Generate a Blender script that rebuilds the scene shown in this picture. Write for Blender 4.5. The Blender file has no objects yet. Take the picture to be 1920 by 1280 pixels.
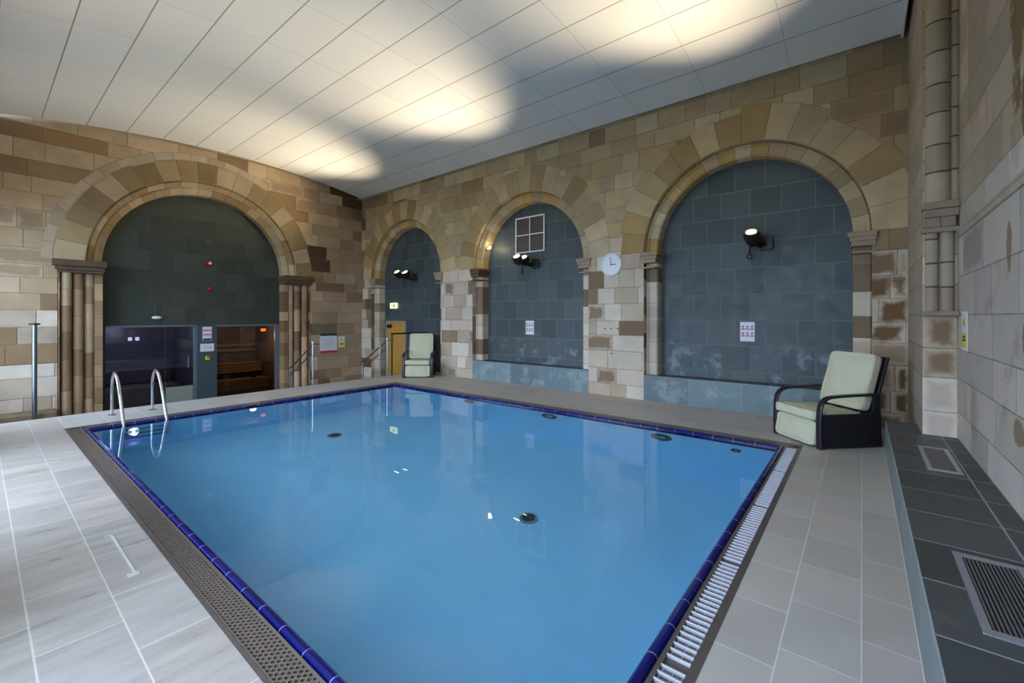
import bpy, bmesh, math, random
from mathutils import Vector, Matrix
from mathutils.geometry import delaunay_2d_cdt
PI = math.pi
scene = bpy.context.scene
COL = scene.collection

# ---------------------------------------------------------------- helpers
def lin(c):
    return tuple(((v/255)/12.92 if v/255 <= .04045 else ((v/255+.055)/1.055)**2.4) for v in c)
def rgba(c, a=1.0): return (*lin(c), a)
def tag(o, label=None, cat=None, group=None, kind=None):
    if label: o['label'] = label
    if cat: o['category'] = cat
    if group: o['group'] = group
    if kind: o['kind'] = kind
    return o
def thing(name, label, cat, loc=(0, 0, 0), rz=0, group=None):
    o = bpy.data.objects.new(name, None); COL.objects.link(o)
    o.location = loc; o.rotation_euler = (0, 0, rz); o.empty_display_size = .1
    return tag(o, label, cat, group)
def copy_tree(o, parent=None):
    c = o.copy(); COL.objects.link(c)
    if parent: c.parent = parent
    for ch in list(o.children): copy_tree(ch, c)
    return c

class MB:
    """collects shapes in one bmesh"""
    def __init__(s): s.bm = bmesh.new(); s.M = Matrix.Identity(4)
    def v(s, p): return s.bm.verts.new(s.M @ Vector(p))
    def quad(s, *ps):
        f = s.bm.faces.new([s.v(p) for p in ps]); return f
    def box(s, lo, hi, bevel=0, M=None, seg=2):
        r = bmesh.ops.create_cube(s.bm, size=1)
        vs = r['verts']; lo = Vector(lo); hi = Vector(hi)
        for v in vs: v.co = Vector(((lo[i]+hi[i])/2+v.co[i]*(hi[i]-lo[i])) for i in range(3))
        if bevel > 0:
            es = list({e for v in vs for e in v.link_edges})
            r = bmesh.ops.bevel(s.bm, geom=es, offset=bevel, segments=seg, profile=.5, affect='EDGES')
            vs = list({v for f in r['faces'] for v in f.verts} | {v for v in vs if v.is_valid})
        MM = s.M @ (M or Matrix.Identity(4))
        for v in vs: v.co = MM @ v.co
        return s
    def ring_sweep(s, rings, closed=False, cap=True):
        rv = [[s.v(p) for p in r] for r in rings]
        n = len(rv[0])
        for a, b in zip(rv, rv[1:] + ([rv[0]] if closed else [])):
            for i in range(n):
                s.bm.faces.new((a[i], a[(i+1) % n], b[(i+1) % n], b[i]))
        if cap and not closed:
            s.bm.faces.new(list(reversed(rv[0]))); s.bm.faces.new(rv[-1])
        return s
    def tube(s, pts, r, n=12, flat=None):
        pts = [Vector(p) for p in pts]; rings = []
        up = None
        for i, p in enumerate(pts):
            d = (pts[min(i+1, len(pts)-1)] - pts[max(i-1, 0)]).normalized()
            if up is None:
                up = Vector((0, 0, 1)) if abs(d.z) < .9 else Vector((0, 1, 0))
                if flat: up = Vector(flat[2])
            a = d.cross(up).normalized() if not flat else Vector(flat[2])
            b = a.cross(d).normalized()
            if not flat: up = b
            rr = r[i] if isinstance(r, (list, tuple)) else r
            if flat:
                w, t = flat[0]/2, flat[1]/2
                rings.append([p + a*w*x + b*t*y for x, y in ((-1, -.6), (-.8, -1), (.8, -1), (1, -.6), (1, .6), (.8, 1), (-.8, 1), (-1, .6))])
            else:
                rings.append([p + (a*math.cos(2*PI*k/n) + b*math.sin(2*PI*k/n))*rr for k in range(n)])
        return s.ring_sweep(rings)
    def cyl(s, a, b, r, r2=None, n=24):
        return s.tube([a, b], [r, r if r2 is None else r2], n)
    def lathe(s, prof, M=None, n=32):
        """prof: (radius, height) list about local z"""
        M = M or Matrix.Identity(4)
        rings = [[M @ Vector((r*math.cos(2*PI*k/n), r*math.sin(2*PI*k/n), h)) for k in range(n)] for r, h in prof]
        return s.ring_sweep(rings)
    def cushion(s, size, M, e=5.0, ez=3.0, nx=14, nz=8, sag=0):
        r = bmesh.ops.create_grid(s.bm, x_segments=2, y_segments=2, size=.1)
        bmesh.ops.delete(s.bm, geom=r['verts'], context='VERTS')
        vs = {}
        def key(p): return tuple(round(c, 4) for c in p)
        def vert(p):
            k = key(p)
            if k in vs: return vs[k]
            x, y, z = p
            q = (abs(x)**e+abs(y)**e)**(1/e) or 1e-9
            m = max(abs(x), abs(y)) or 1e-9
            x2, y2 = x*m/q, y*m/q
            edge = max(abs(x), abs(y))
            zz = z*(1-.0*edge)
            # soften the rim
            if abs(z) > .999: zz = z*(1-.45*edge**6)
            k2 = 1-.06*abs(z)**4
            P = Vector((x2*size[0]/2*k2, y2*size[1]/2*k2, zz*size[2]/2 + sag*(1-edge**2)))
            # tufted puckers along the long sides
            P.z += .004*math.sin(x*9+y*5)*(1 if z > 0 else 0)
            vs[k] = s.bm.verts.new(s.M @ (M @ P)); return vs[k]
        def face(fn, n, m):
            for i in range(n):
                for j in range(m):
                    a, b, c, d = [fn(2*(i+di)/n-1, 2*(j+dj)/m-1) for di, dj in ((0, 0), (1, 0), (1, 1), (0, 1))]
                    try: s.bm.faces.new((vert(a), vert(b), vert(c), vert(d)))
                    except ValueError: pass
        face(lambda u, w: (u, w, 1), nx, nx); face(lambda u, w: (u, -w, -1), nx, nx)
        face(lambda u, w: (1, u, w), nx, nz); face(lambda u, w: (-1, -u, w), nx, nz)
        face(lambda u, w: (-u, 1, w), nx, nz); face(lambda u, w: (u, -1, w), nx, nz)
        return s
    def build(s, name, mat, parent=None, smooth=False, autosmooth=True):
        me = bpy.data.meshes.new(name)
        bmesh.ops.recalc_face_normals(s.bm, faces=s.bm.faces)
        s.bm.to_mesh(me); s.bm.free()
        if mat: me.materials.append(mat)
        o = bpy.data.objects.new(name, me); COL.objects.link(o)
        if smooth:
            for p in me.polygons: p.use_smooth = True
            if autosmooth: me.set_sharp_from_angle(angle=math.radians(38))
        if parent: o.parent = parent
        return o

# ---------------------------------------------------------------- materials
def newmat(name):
    m = bpy.data.materials.new(name); m.use_nodes = True
    nt = m.node_tree; nt.nodes.clear()
    out = nt.nodes.new('ShaderNodeOutputMaterial')
    b = nt.nodes.new('ShaderNodeBsdfPrincipled'); nt.links.new(b.outputs[0], out.inputs[0])
    return m, nt, b, out
class G:
    def __init__(s, nt): s.nt = nt
    def put(s, inp, val):
        if hasattr(val, 'node'): s.nt.links.new(val, inp)
        else: inp.default_value = val
    def math(s, op, a, b=0.0, c=None, clamp=False):
        n = s.nt.nodes.new('ShaderNodeMath'); n.operation = op; n.use_clamp = clamp
        s.put(n.inputs[0], a); s.put(n.inputs[1], b)
        if c is not None: s.put(n.inputs[2], c)
        return n.outputs[0]
    def ramp(s, v, a, b, lo=0.0, hi=1.0, smooth=True):
        n = s.nt.nodes.new('ShaderNodeMapRange'); n.interpolation_type = 'SMOOTHSTEP' if smooth else 'LINEAR'
        s.put(n.inputs[0], v); n.inputs[1].default_value = a; n.inputs[2].default_value = b
        n.inputs[3].default_value = lo; n.inputs[4].default_value = hi
        return n.outputs[0]
    def mix(s, f, a, b, mode='MIX'):
        n = s.nt.nodes.new('ShaderNodeMix'); n.data_type = 'RGBA'; n.blend_type = mode
        s.put(n.inputs[0], f); s.put(n.inputs[6], a); s.put(n.inputs[7], b)
        return n.outputs[2]
    def noise(s, scale, detail=4, rough=.55, vec=None, out=0):
        n = s.nt.nodes.new('ShaderNodeTexNoise'); n.inputs['Scale'].default_value = scale
        n.inputs['Detail'].default_value = detail; n.inputs['Roughness'].default_value = rough
        if vec is not None: s.nt.links.new(vec, n.inputs['Vector'])
        return n.outputs[out]
    def coord(s, scale=(1, 1, 1), loc=(0, 0, 0)):
        t = s.nt.nodes.new('ShaderNodeTexCoord'); m = s.nt.nodes.new('ShaderNodeMapping')
        m.inputs['Scale'].default_value = scale; m.inputs['Location'].default_value = loc
        s.nt.links.new(t.outputs['Object'], m.inputs[0]); return m.outputs[0]
    def bump(s, h, strength=.5, dist=.01, normal=None):
        n = s.nt.nodes.new('ShaderNodeBump'); n.inputs['Strength'].default_value = strength
        n.inputs['Distance'].default_value = dist; s.nt.links.new(h, n.inputs['Height'])
        if normal is not None: s.nt.links.new(normal, n.inputs['Normal'])
        return n.outputs[0]
    def sep(s, v):
        n = s.nt.nodes.new('ShaderNodeSeparateXYZ'); s.nt.links.new(v, n.inputs[0]); return n.outputs

def tilemat(name, mortar, j0, j1, rough=(.6, .8), wob=.004, var=.25, vscale=7, vstretch=(1, 1, 1), stain=(84, 60, 38),
            bumpd=.012, bumps=.6, edge=.02, spec=.5, blotch=None, spots=None, fine=.5):
    m, nt, b, out = newmat(name); g = G(nt)
    ua = nt.nodes.new('ShaderNodeUVMap'); ua.uv_map = 'ea'
    ub = nt.nodes.new('ShaderNodeUVMap'); ub.uv_map = 'eb'
    A = g.sep(ua.outputs[0]); B = g.sep(ub.outputs[0])
    d = g.math('MINIMUM', g.math('MINIMUM', A[0], A[1]), g.math('MINIMUM', B[0], B[1]))
    oc = g.coord()
    n1 = g.noise(14, 3, .6, oc); n2 = g.noise(vscale, 5, .6, g.coord(vstretch)); n3 = g.noise(60, 4, .7, oc)
    dw = g.math('ADD', d, g.math('MULTIPLY', g.math('SUBTRACT', n1, .5), wob*4))
    joint = g.ramp(dw, j0, j1, 1, 0)
    at = nt.nodes.new('ShaderNodeAttribute'); at.attribute_name = 'Col'
    v = g.math('ADD', g.math('MULTIPLY', g.math('SUBTRACT', n2, .5), var*2), 1.0)
    v = g.math('MULTIPLY', v, g.math('ADD', g.math('MULTIPLY', g.math('SUBTRACT', n3, .5), fine*var), 1.0))
    vc = nt.nodes.new('ShaderNodeCombineXYZ')
    for i in range(3): nt.links.new(v, vc.inputs[i])
    c = g.mix(1.0, at.outputs['Color'], vc.outputs[0], 'MULTIPLY')
    if blotch:      # (colour, scale, threshold, amount)
        f = g.ramp(g.noise(blotch[1], 6, .65, oc), blotch[2], blotch[2]+.12, 0, blotch[3])
        if len(blotch) > 4: f = g.math('MULTIPLY', f, g.ramp(g.sep(oc)[2], blotch[4], blotch[5], 1, 0))
        c = g.mix(f, c, rgba(blotch[0]))
    sf = g.ramp(g.math('ADD', d, g.math('MULTIPLY', g.math('SUBTRACT', g.noise(5, 4, .55, oc), .5), .16)), .005, .08)
    sf = g.math('MULTIPLY', sf, g.math('SUBTRACT', 1.0, at.outputs['Alpha']))
    c = g.mix(sf, c, rgba(stain))
    if spots:       # stains with their own place on the wall: (x,y,z,rx,ry,rz,colour)
        S = g.sep(oc); nn = g.noise(4, 6, .65, oc)
        for (x, y, z, rx, ry, rz, cc) in spots:
            q = g.math('ADD', g.math('ADD', g.math('POWER', g.math('ABSOLUTE', g.math('DIVIDE', g.math('SUBTRACT', S[0], x), rx)), 2.0),
                       g.math('POWER', g.math('ABSOLUTE', g.math('DIVIDE', g.math('SUBTRACT', S[1], y), ry)), 2.0)),
                       g.math('POWER', g.math('ABSOLUTE', g.math('DIVIDE', g.math('SUBTRACT', S[2], z), rz)), 2.0))
            f = g.ramp(g.math('ADD', q, g.math('MULTIPLY', g.math('SUBTRACT', nn, .5), 4.0)), .6, .95, .85, 0)
            c = g.mix(f, c, rgba(cc))
    c = g.mix(joint, c, rgba(mortar))
    nt.links.new(c, b.inputs['Base Color'])
    r = g.ramp(n2, .3, .7, rough[0], rough[1], False); nt.links.new(r, b.inputs['Roughness'])
    b.inputs['Specular IOR Level'].default_value = spec
    h = g.math('ADD', g.ramp(dw, 0, edge), g.math('MULTIPLY', n3, .25)); h = g.math('ADD', h, g.math('MULTIPLY', n2, .5))
    nt.links.new(g.bump(h, bumps, bumpd), b.inputs['Normal'])
    return m

def plain(name, col, rough=.5, metal=0, nscale=None, nvar=.15, bumpd=0, spec=.5, emit=None, es=0, stretch=(1, 1, 1), coat=0):
    m, nt, b, out = newmat(name); g = G(nt)
    b.inputs['Roughness'].default_value = rough; b.inputs['Metallic'].default_value = metal
    b.inputs['Specular IOR Level'].default_value = spec; b.inputs['Coat Weight'].default_value = coat
    n = g.noise(nscale or 20, 4, .6, g.coord(stretch))
    k = nt.nodes.new('ShaderNodeHueSaturation'); k.inputs['Color'].default_value = rgba(col)
    nt.links.new(g.ramp(n, .25, .75, 1-nvar, 1+nvar, False), k.inputs['Value'])
    nt.links.new(k.outputs[0], b.inputs['Base Color'])
    if bumpd: nt.links.new(g.bump(n, .6, bumpd), b.inputs['Normal'])
    if emit:
        b.inputs['Emission Color'].default_value = rgba(emit); b.inputs['Emission Strength'].default_value = es
    return m

M = {}
M['stone'] = tilemat('sandstone_ashlar', (122, 106, 86), .001, .005, rough=(.75, .92), wob=.0025, var=.3, vscale=2.6, bumpd=.012, bumps=.55, edge=.016, spec=.25,
                     stain=(112, 86, 60))
M['stone_right'] = tilemat('sandstone_big_blocks', (108, 98, 90), .001, .004, rough=(.75, .92), wob=.002, var=.18, vscale=2.6, bumpd=.01, bumps=.5,
                     edge=.012, spec=.25, blotch=((120, 104, 84), 1.6, .56, .45),
                     spots=[(.74, 3.95, 3.55, 1, .22, .75, (100, 76, 36)), (.74, 3.80, 2.85, 1, .13, .3, (96, 76, 40)), (.74, 3.75, 1.38, 1, .16, .17, (118, 100, 62)),
                            (.74, 4.2, 2.02, 1, .07, .16, (122, 102, 76)), (.74, 3.95, .85, 1, .12, .1, (124, 104, 78))])
M['stone_shaft'] = tilemat('jointed_shaft_stone', (84, 72, 60), .004, .010, rough=(.75, .92), wob=.003, var=.25, vscale=3, bumpd=.012, bumps=.6, edge=.016, spec=.25, stain=(120, 96, 70))
M['slate'] = tilemat('slate_tiles', (104, 114, 118), .003, .007, rough=(.38, .6), wob=.001, var=.2, vscale=5, bumpd=.004, bumps=.5, edge=.006, spec=.4)
M['slate_green'] = tilemat('dark_slate_tiles', (74, 80, 74), .002, .005, rough=(.45, .65), wob=.001, var=.2, vscale=5, bumpd=.004, bumps=.4, edge=.006, spec=.3)
M['slate_wet'] = tilemat('limescaled_slate', (104, 114, 118), .003, .007, rough=(.35, .6), wob=.001, var=.25, vscale=5, bumpd=.004, bumps=.5, edge=.006, spec=.4,
                     blotch=((132, 146, 152), 3.0, .53, .55, .75, 1.35))
M['slate_scale'] = tilemat('scaled_slate_bench', (140, 150, 154), .003, .006, rough=(.35, .6), wob=.001, var=.25, vscale=5, bumpd=.004, bumps=.5, edge=.006, spec=.4,
                     blotch=((150, 166, 172), 3.0, .5, .5, .36, .46))
M['slate_top'] = tilemat('slate_bench_top', (150, 156, 160), .003, .007, rough=(.4, .6), wob=.001, var=.25, vscale=4, bumpd=.004, bumps=.5, edge=.006, spec=.4,
                     blotch=((104, 110, 110), 2.0, .56, .4))
M['deck'] = tilemat('deck_tiles', (200, 194, 186), .002, .0055, rough=(.25, .5), wob=.0006, var=.42, vscale=4, vstretch=(3.4, .5, 1), bumpd=.002, bumps=.1, edge=.005, spec=.45)
M['deck_side'] = tilemat('deck_tiles_matt', (206, 202, 198), .002, .0055, rough=(.4, .6), wob=.0006, var=.14, vscale=3, bumpd=.003, bumps=.4, edge=.005, spec=.4)
M['ceiling'] = tilemat('ceiling_panels', (146, 144, 138), .003, .011, rough=(.8, .95), wob=0, var=.03, vscale=1.2, bumpd=.006, bumps=.5, edge=.012, spec=.2, fine=.2)
M['coping'] = tilemat('cobalt_glazed_tile', (150, 158, 190), .0015, .0035, rough=(.12, .2), wob=0, var=.12, vscale=8, bumpd=.003, bumps=.4, edge=.006, spec=.6)
M['basin'] = tilemat('pool_mosaic', (150, 205, 235), .001, .003, rough=(.5, .6), wob=0, var=.06, vscale=1.3, bumpd=.002, bumps=.2, edge=.004, spec=.3)
M['grate'] = plain('brown_grating', (104, 92, 84), .3, nscale=40, nvar=.12, spec=.6)
M['bars'] = plain('sheen_grate_bar', (176, 176, 186), .25, nscale=40, nvar=.08, spec=.7)  # pale colour stands in for reflections on the brown grate's bars
M['channel'] = plain('gutter_channel', (46, 40, 36), .6, nvar=.2)
M['brown_edge'] = plain('brown_edge_profile', (84, 76, 74), .4, nvar=.12)
M['chrome'] = plain('polished_steel', (205, 208, 214), .16, 1, nscale=12, nvar=.04)
M['steel'] = plain('brushed_steel', (150, 154, 160), .32, 1, nscale=30, nvar=.08)
M['black'] = plain('black_powder_coat', (22, 22, 24), .45, nscale=60, nvar=.2)
M['wicker'] = plain('black_woven_resin', (20, 18, 26), .5, nscale=90, nvar=.45, bumpd=.004, stretch=(1, 1, 3))
M['arm'] = plain('dark_resin_arm', (34, 28, 42), .32, nscale=40, nvar=.2)
M['cushion'] = plain('cream_cushion_fabric', (194, 192, 166), .85, nscale=5, nvar=.07, bumpd=.012, spec=.2)
M['cushion_tan'] = plain('tan_cushion_top', (196, 180, 150), .85, nscale=5, nvar=.07, bumpd=.012, spec=.2)
M['white'] = plain('white_plastic', (222, 224, 228), .45, nvar=.03)
M['clockface'] = plain('clock_face', (206, 212, 204), .5, nvar=.02)
M['paper'] = plain('white_sign', (214, 214, 224), .5, nvar=.03)
M['red'] = plain('red_print', (186, 40, 72), .5, nvar=.05)
M['pink'] = plain('pink_red_print', (206, 70, 110), .5, nvar=.05)
M['redplastic'] = plain('red_plastic', (170, 16, 40), .35, nvar=.1)
M['yellow'] = plain('yellow_print', (214, 200, 40), .5, nvar=.05)
M['ink'] = plain('dark_print', (40, 40, 52), .6, nvar=.1)
M['greyink'] = plain('grey_print', (160, 164, 172), .6, nvar=.05)
M['pine'] = plain('varnished_door', (182, 138, 62), .35, nscale=6, nvar=.22, stretch=(5, 5, .6))
M['doorframe'] = plain('door_frame_paint', (150, 140, 128), .5, nvar=.08)
M['duct'] = plain('dark_mesh_panel', (70, 66, 62), .7, nscale=160, nvar=.3)
M['panel'] = plain('slate_grey_panel', (62, 76, 84), .45, nvar=.08)
M['alu'] = plain('anodised_frame', (124, 134, 150), .35, .6, nvar=.06)
M['saunawood'] = plain('sauna_wood', (112, 96, 82), .6, nscale=3, nvar=.3, stretch=(2, .6, 14))
M['bench_wood'] = plain('sauna_bench_wood', (150, 124, 88), .55, nscale=4, nvar=.25, stretch=(8, .8, 8))
M['steamwall'] = plain('steam_room_tile', (104, 98, 104), .3, nscale=3, nvar=.15)
M['beige'] = plain('beige_seat', (150, 138, 118), .5, nvar=.1)
M['frost'] = plain('frosted_panel', (128, 134, 128), .6, nvar=.05)
M['ventmetal'] = plain('satin_vent_frame', (176, 178, 190), .32, .7, nvar=.06)
M['ventslat'] = plain('vent_slat_metal', (120, 122, 128), .35, .6, nvar=.08)
M['dark'] = plain('dark_void', (12, 12, 13), .9, nvar=.1)
M['lightring'] = plain('drain_ring', (96, 132, 140), .5, nvar=.05)
M['draindark'] = plain('drain_cover', (18, 34, 44), .6, nvar=.1)
M['lens'] = plain('lit_lamp_lens', (255, 240, 200), .3, emit=(255, 226, 160), es=14)
M['bulb'] = plain('lit_bulb', (255, 240, 200), .3, emit=(255, 222, 160), es=60)
M['exit'] = plain('lit_exit_panel', (240, 240, 190), .4, emit=(255, 246, 170), es=1.6)
M['green'] = plain('green_pictogram', (40, 130, 60), .5, emit=(30, 130, 50), es=.4)
M['orange'] = plain('lit_orange_lamp', (255, 170, 40), .4, emit=(255, 150, 20), es=3)
M['blueled'] = plain('lit_blue_led', (60, 60, 255), .4, emit=(50, 50, 255), es=2)
M['whiteled'] = plain('lit_white_lamp', (255, 255, 255), .4, emit=(240, 235, 255), es=1.6)
M['filler'] = plain('pale_filler', (196, 192, 186), .6, nvar=.15)
M['floorlow'] = plain('lower_floor_tile', (116, 106, 96), .5, nvar=.15)

def thin_glass(name, tint, spec_ior=1.45, rough=.0, alpha_extra=0.0):
    m = bpy.data.materials.new(name); m.use_nodes = True; nt = m.node_tree; nt.nodes.clear()
    out = nt.nodes.new('ShaderNodeOutputMaterial'); t = nt.nodes.new('ShaderNodeBsdfTransparent')
    gl = nt.nodes.new('ShaderNodeBsdfGlossy'); mx = nt.nodes.new('ShaderNodeMixShader'); fr = nt.nodes.new('ShaderNodeFresnel')
    fr.inputs[0].default_value = spec_ior; t.inputs[0].default_value = (*tint, 1); gl.inputs['Roughness'].default_value = rough
    nt.links.new(fr.outputs[0], mx.inputs[0]); nt.links.new(t.outputs[0], mx.inputs[1]); nt.links.new(gl.outputs[0], mx.inputs[2])
    nt.links.new(mx.outputs[0], out.inputs[0]); return m
M['glass'] = thin_glass('window_glass', (.94, .96, .97))
M['tintglass'] = thin_glass('tinted_glass', (.62, .64, .72), 1.6)
M['saunaglass'] = thin_glass('bronze_glass', (.6, .52, .46), 1.5)

def watermat():
    m, nt, b, out = newmat('pool_water'); g = G(nt)
    b.inputs['Base Color'].default_value = (1, 1, 1, 1); b.inputs['Roughness'].default_value = 0.0
    b.inputs['Transmission Weight'].default_value = 1; b.inputs['IOR'].default_value = 1.33
    h = g.noise(1.6, 2, .5, g.coord()); nt.links.new(g.bump(h, .12, .01), b.inputs['Normal'])
    return m
M['water'] = watermat()

# ---------------------------------------------------------------- tiled surfaces
class Tiles:
    """coloured stones / tiles of one surface: every tile knows its colour and the distance to its own edges"""
    def __init__(s): s.V = []; s.F = []; s.C = []; s.A = []; s.B = []; s.t = []
    def add_face(s, pts, col, ed):
        i = len(s.V); s.V += [tuple(p) for p in pts]; s.F.append(tuple(range(i, i+len(pts))))
        for e in ed: s.C.append(col); s.A.append((e[0], e[1])); s.B.append((e[2], e[3]))
    def rect3(s, O, U, W, w, h, col, ea=None):
        O = Vector(O); U = Vector(U); W = Vector(W)
        s.add_face([O, O+U*w, O+U*w+W*h, O+W*h], col, [(0, 0, w, h), (w, 0, 0, h), (w, h, 0, 0), (0, h, w, 0)])
    # 2-d tiles with clipping
    def rect(s, x0, x1, z0, z1, col):
        s.t.append(([(x0, z0), (x1, z0), (x1, z1), (x0, z1)], col, lambda x, z, a=x0, b=x1, c=z0, d=z1: (x-a, z-c, b-x, d-z)))
    def wedge(s, cx, cz, r0, r1, a0, a1, col, n=4):
        P = [(cx+r0*math.cos(a0+(a1-a0)*k/n), cz+r0*math.sin(a0+(a1-a0)*k/n)) for k in range(n+1)]
        P += [(cx+r1*math.cos(a1+(a0-a1)*k/n), cz+r1*math.sin(a1+(a0-a1)*k/n)) for k in range(n+1)]
        def ed(x, z):
            r = math.hypot(x-cx, z-cz); a = math.atan2(z-cz, x-cx)
            if a < -PI/2: a += 2*PI
            return (max(0, (a-a0)*r), max(0, r-r0), max(0, (a1-a)*r), max(0, r1-r))
        s.t.append((P, col, ed))
    def clip(s, outer, holes, to3):
        V = []; F = []
        for p, c, e in s.t:
            F.append(list(range(len(V), len(V)+len(p)))); V += [Vector(q) for q in p]
        for p in [outer]+holes:
            F.append(list(range(len(V), len(V)+len(p)))); V += [Vector(q) for q in p]
        vo, eo, fo, ov, oe, of = delaunay_2d_cdt(V, [], F, 0, 1e-5, True)
        def inside(x, y, P):
            r = False; x2, y2 = P[-1]
            for x1, y1 in P:
                if (y1 > y) != (y2 > y) and x < (x2-x1)*(y-y1)/(y2-y1)+x1: r = not r
                x2, y2 = x1, y1
            return r
        box = [(min(q[0] for q in p), max(q[0] for q in p), min(q[1] for q in p), max(q[1] for q in p)) for p, c, e in s.t]
        for f in fo:
            pts = [vo[i] for i in f]
            x = sum(q[0] for q in pts)/len(pts); y = sum(q[1] for q in pts)/len(pts)
            if not inside(x, y, outer) or any(inside(x, y, h) for h in holes): continue
            for i in range(len(s.t)-1, -1, -1):
                bb = box[i]
                if bb[0] <= x <= bb[1] and bb[2] <= y <= bb[3] and inside(x, y, s.t[i][0]):
                    p, c, e = s.t[i]
                    s.add_face([to3(q[0], q[1]) for q in pts], c, [e(q[0], q[1]) for q in pts]); break
        s.t = []
    def build(s, name, mat, parent=None, smooth=False):
        me = bpy.data.meshes.new(name); me.from_pydata(s.V, [], s.F)
        ca = me.color_attributes.new('Col', 'FLOAT_COLOR', 'CORNER'); ca.data.foreach_set('color', [x for c in s.C for x in c])
        for nm, dat in (('ea', s.A), ('eb', s.B)):
            uv = me.uv_layers.new(name=nm); uv.data.foreach_set('uv', [x for c in dat for x in c])
        me.materials.append(mat); me.validate(); me.update()
        if smooth:
            for p in me.polygons: p.use_smooth = True
        o = bpy.data.objects.new(name, me); COL.objects.link(o)
        if parent: o.parent = parent
        return o
    def structure(s, name, mat, smooth=False): return tag(s.build(name, mat, None, smooth), kind='structure')

def jit(rng, base, amt=.08, hue=.03, stain=0.0):
    k = 1+rng.uniform(-amt, amt); c = lin(base)
    return (c[0]*k*(1+rng.uniform(-hue, hue)), c[1]*k, c[2]*k*(1+rng.uniform(-hue, hue)), 1-stain)
def courses(T, rng, x0, x1, z0, z1, hr, wr, colfn, zs=None):
    z = z0
    while z < z1-.02:
        h = rng.uniform(*hr); zt = min(z1, z+h)
        if z1-zt < hr[0]*.4: zt = z1
        x = x0-rng.uniform(0, wr[0])
        while x < x1:
            w = rng.uniform(*wr); a, b = max(x, x0), min(x+w, x1)
            if b-a > .01: T.rect(a, b, z, zt, colfn(rng, (a+b)/2, (z+zt)/2))
            x += w
        z = zt
def bond(T, rng, x0, x1, z0, z1, w, h, xo, zo, colfn, shift=.5):
    k = math.floor((z0-zo)/h)
    while zo+k*h < z1:
        a, b = max(z0, zo+k*h), min(z1, zo+(k+1)*h)
        i = math.floor((x0-xo)/w)-1
        while True:
            xs = xo+i*w+(shift*w if k % 2 else 0)
            if xs >= x1: break
            p, q = max(xs, x0), min(xs+w, x1)
            if q-p > 1e-4 and b-a > 1e-4: T.rect(p, q, a, b, colfn(rng, (p+q)/2, (a+b)/2))
            i += 1
        k += 1
def flat(T, to3):
    for p, c, e in T.t: T.add_face([to3(*q) for q in p], c, [e(*q) for q in p])
    T.t = []
def arch_poly(cx, zs, R, zb, n=48):
    return [(cx-R, zb)] + [(cx+R, zb)] + [(cx+R*math.cos(PI*k/n), zs+R*math.sin(PI*k/n)) for k in range(n+1)]

def arch_sweep(T, cx, zs, zb, prof, to3, rng, colfn, narc, hj=(.26, .4), jambs=True):
    """prof: (radius, depth) polyline swept up the left jamb, round the arch and down the right jamb, stone by stone"""
    def pt(st, r, d):
        kind, v = st
        if kind == 'L': return to3(cx-r, v, d)
        if kind == 'R': return to3(cx+r, v, d)
        return to3(cx+r*math.cos(v), zs+r*math.sin(v), d)
    segs = []
    if jambs:
        for side in 'LR':
            z = zb
            while z < zs-.01:
                zt = min(zs, z+rng.uniform(*hj))
                if zs-zt < .1: zt = zs
                segs.append((side, z, zt, 1)); z = zt
    for i in range(narc): segs.append(('A', PI*i/narc, PI*(i+1)/narc, 4))
    for side, a, b, n in segs:
        col = colfn(rng, side, (a+b)/2)
        Rm = prof[len(prof)//2][0]; L = (b-a)*(Rm if side == 'A' else 1)
        for k in range(n):
            u0, u1 = a+(b-a)*k/n, a+(b-a)*(k+1)/n; e0, e1 = L*k/n, L*(k+1)/n
            for (r0, d0), (r1, d1) in zip(prof, prof[1:]):
                T.add_face([pt((side, u0), r0, d0), pt((side, u1), r0, d0), pt((side, u1), r1, d1), pt((side, u0), r1, d1)], col,
                           [(e0, 1, L-e0, 1), (e1, 1, L-e1, 1), (e1, 1, L-e1, 1), (e0, 1, L-e0, 1)])
def roll(r, d, rad, a0, a1, n=6):
    return [(r+rad*math.cos(math.radians(a0+(a1-a0)*k/n)), d+rad*math.sin(math.radians(a0+(a1-a0)*k/n))) for k in range(n+1)]

# ---------------------------------------------------------------- dimensions (metres, deck level z = 0)
YB = 7.84; YS = 8.20          # back wall face, slate panels behind its arches
XL = -12.58; XS = -13.03      # left wall face, slate behind its arch
XR = .74; XP = .48            # right wall face, side of the corner pier
YF = -.45; LOW = -.65         # front wall, level of the lower floor
ARCH = [-10.40, -5.97, -1.53]; ZS = 2.75; R1 = 1.64; R2 = 1.43; RV = 2.12
LC = 3.60; LZ = 2.70

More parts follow.
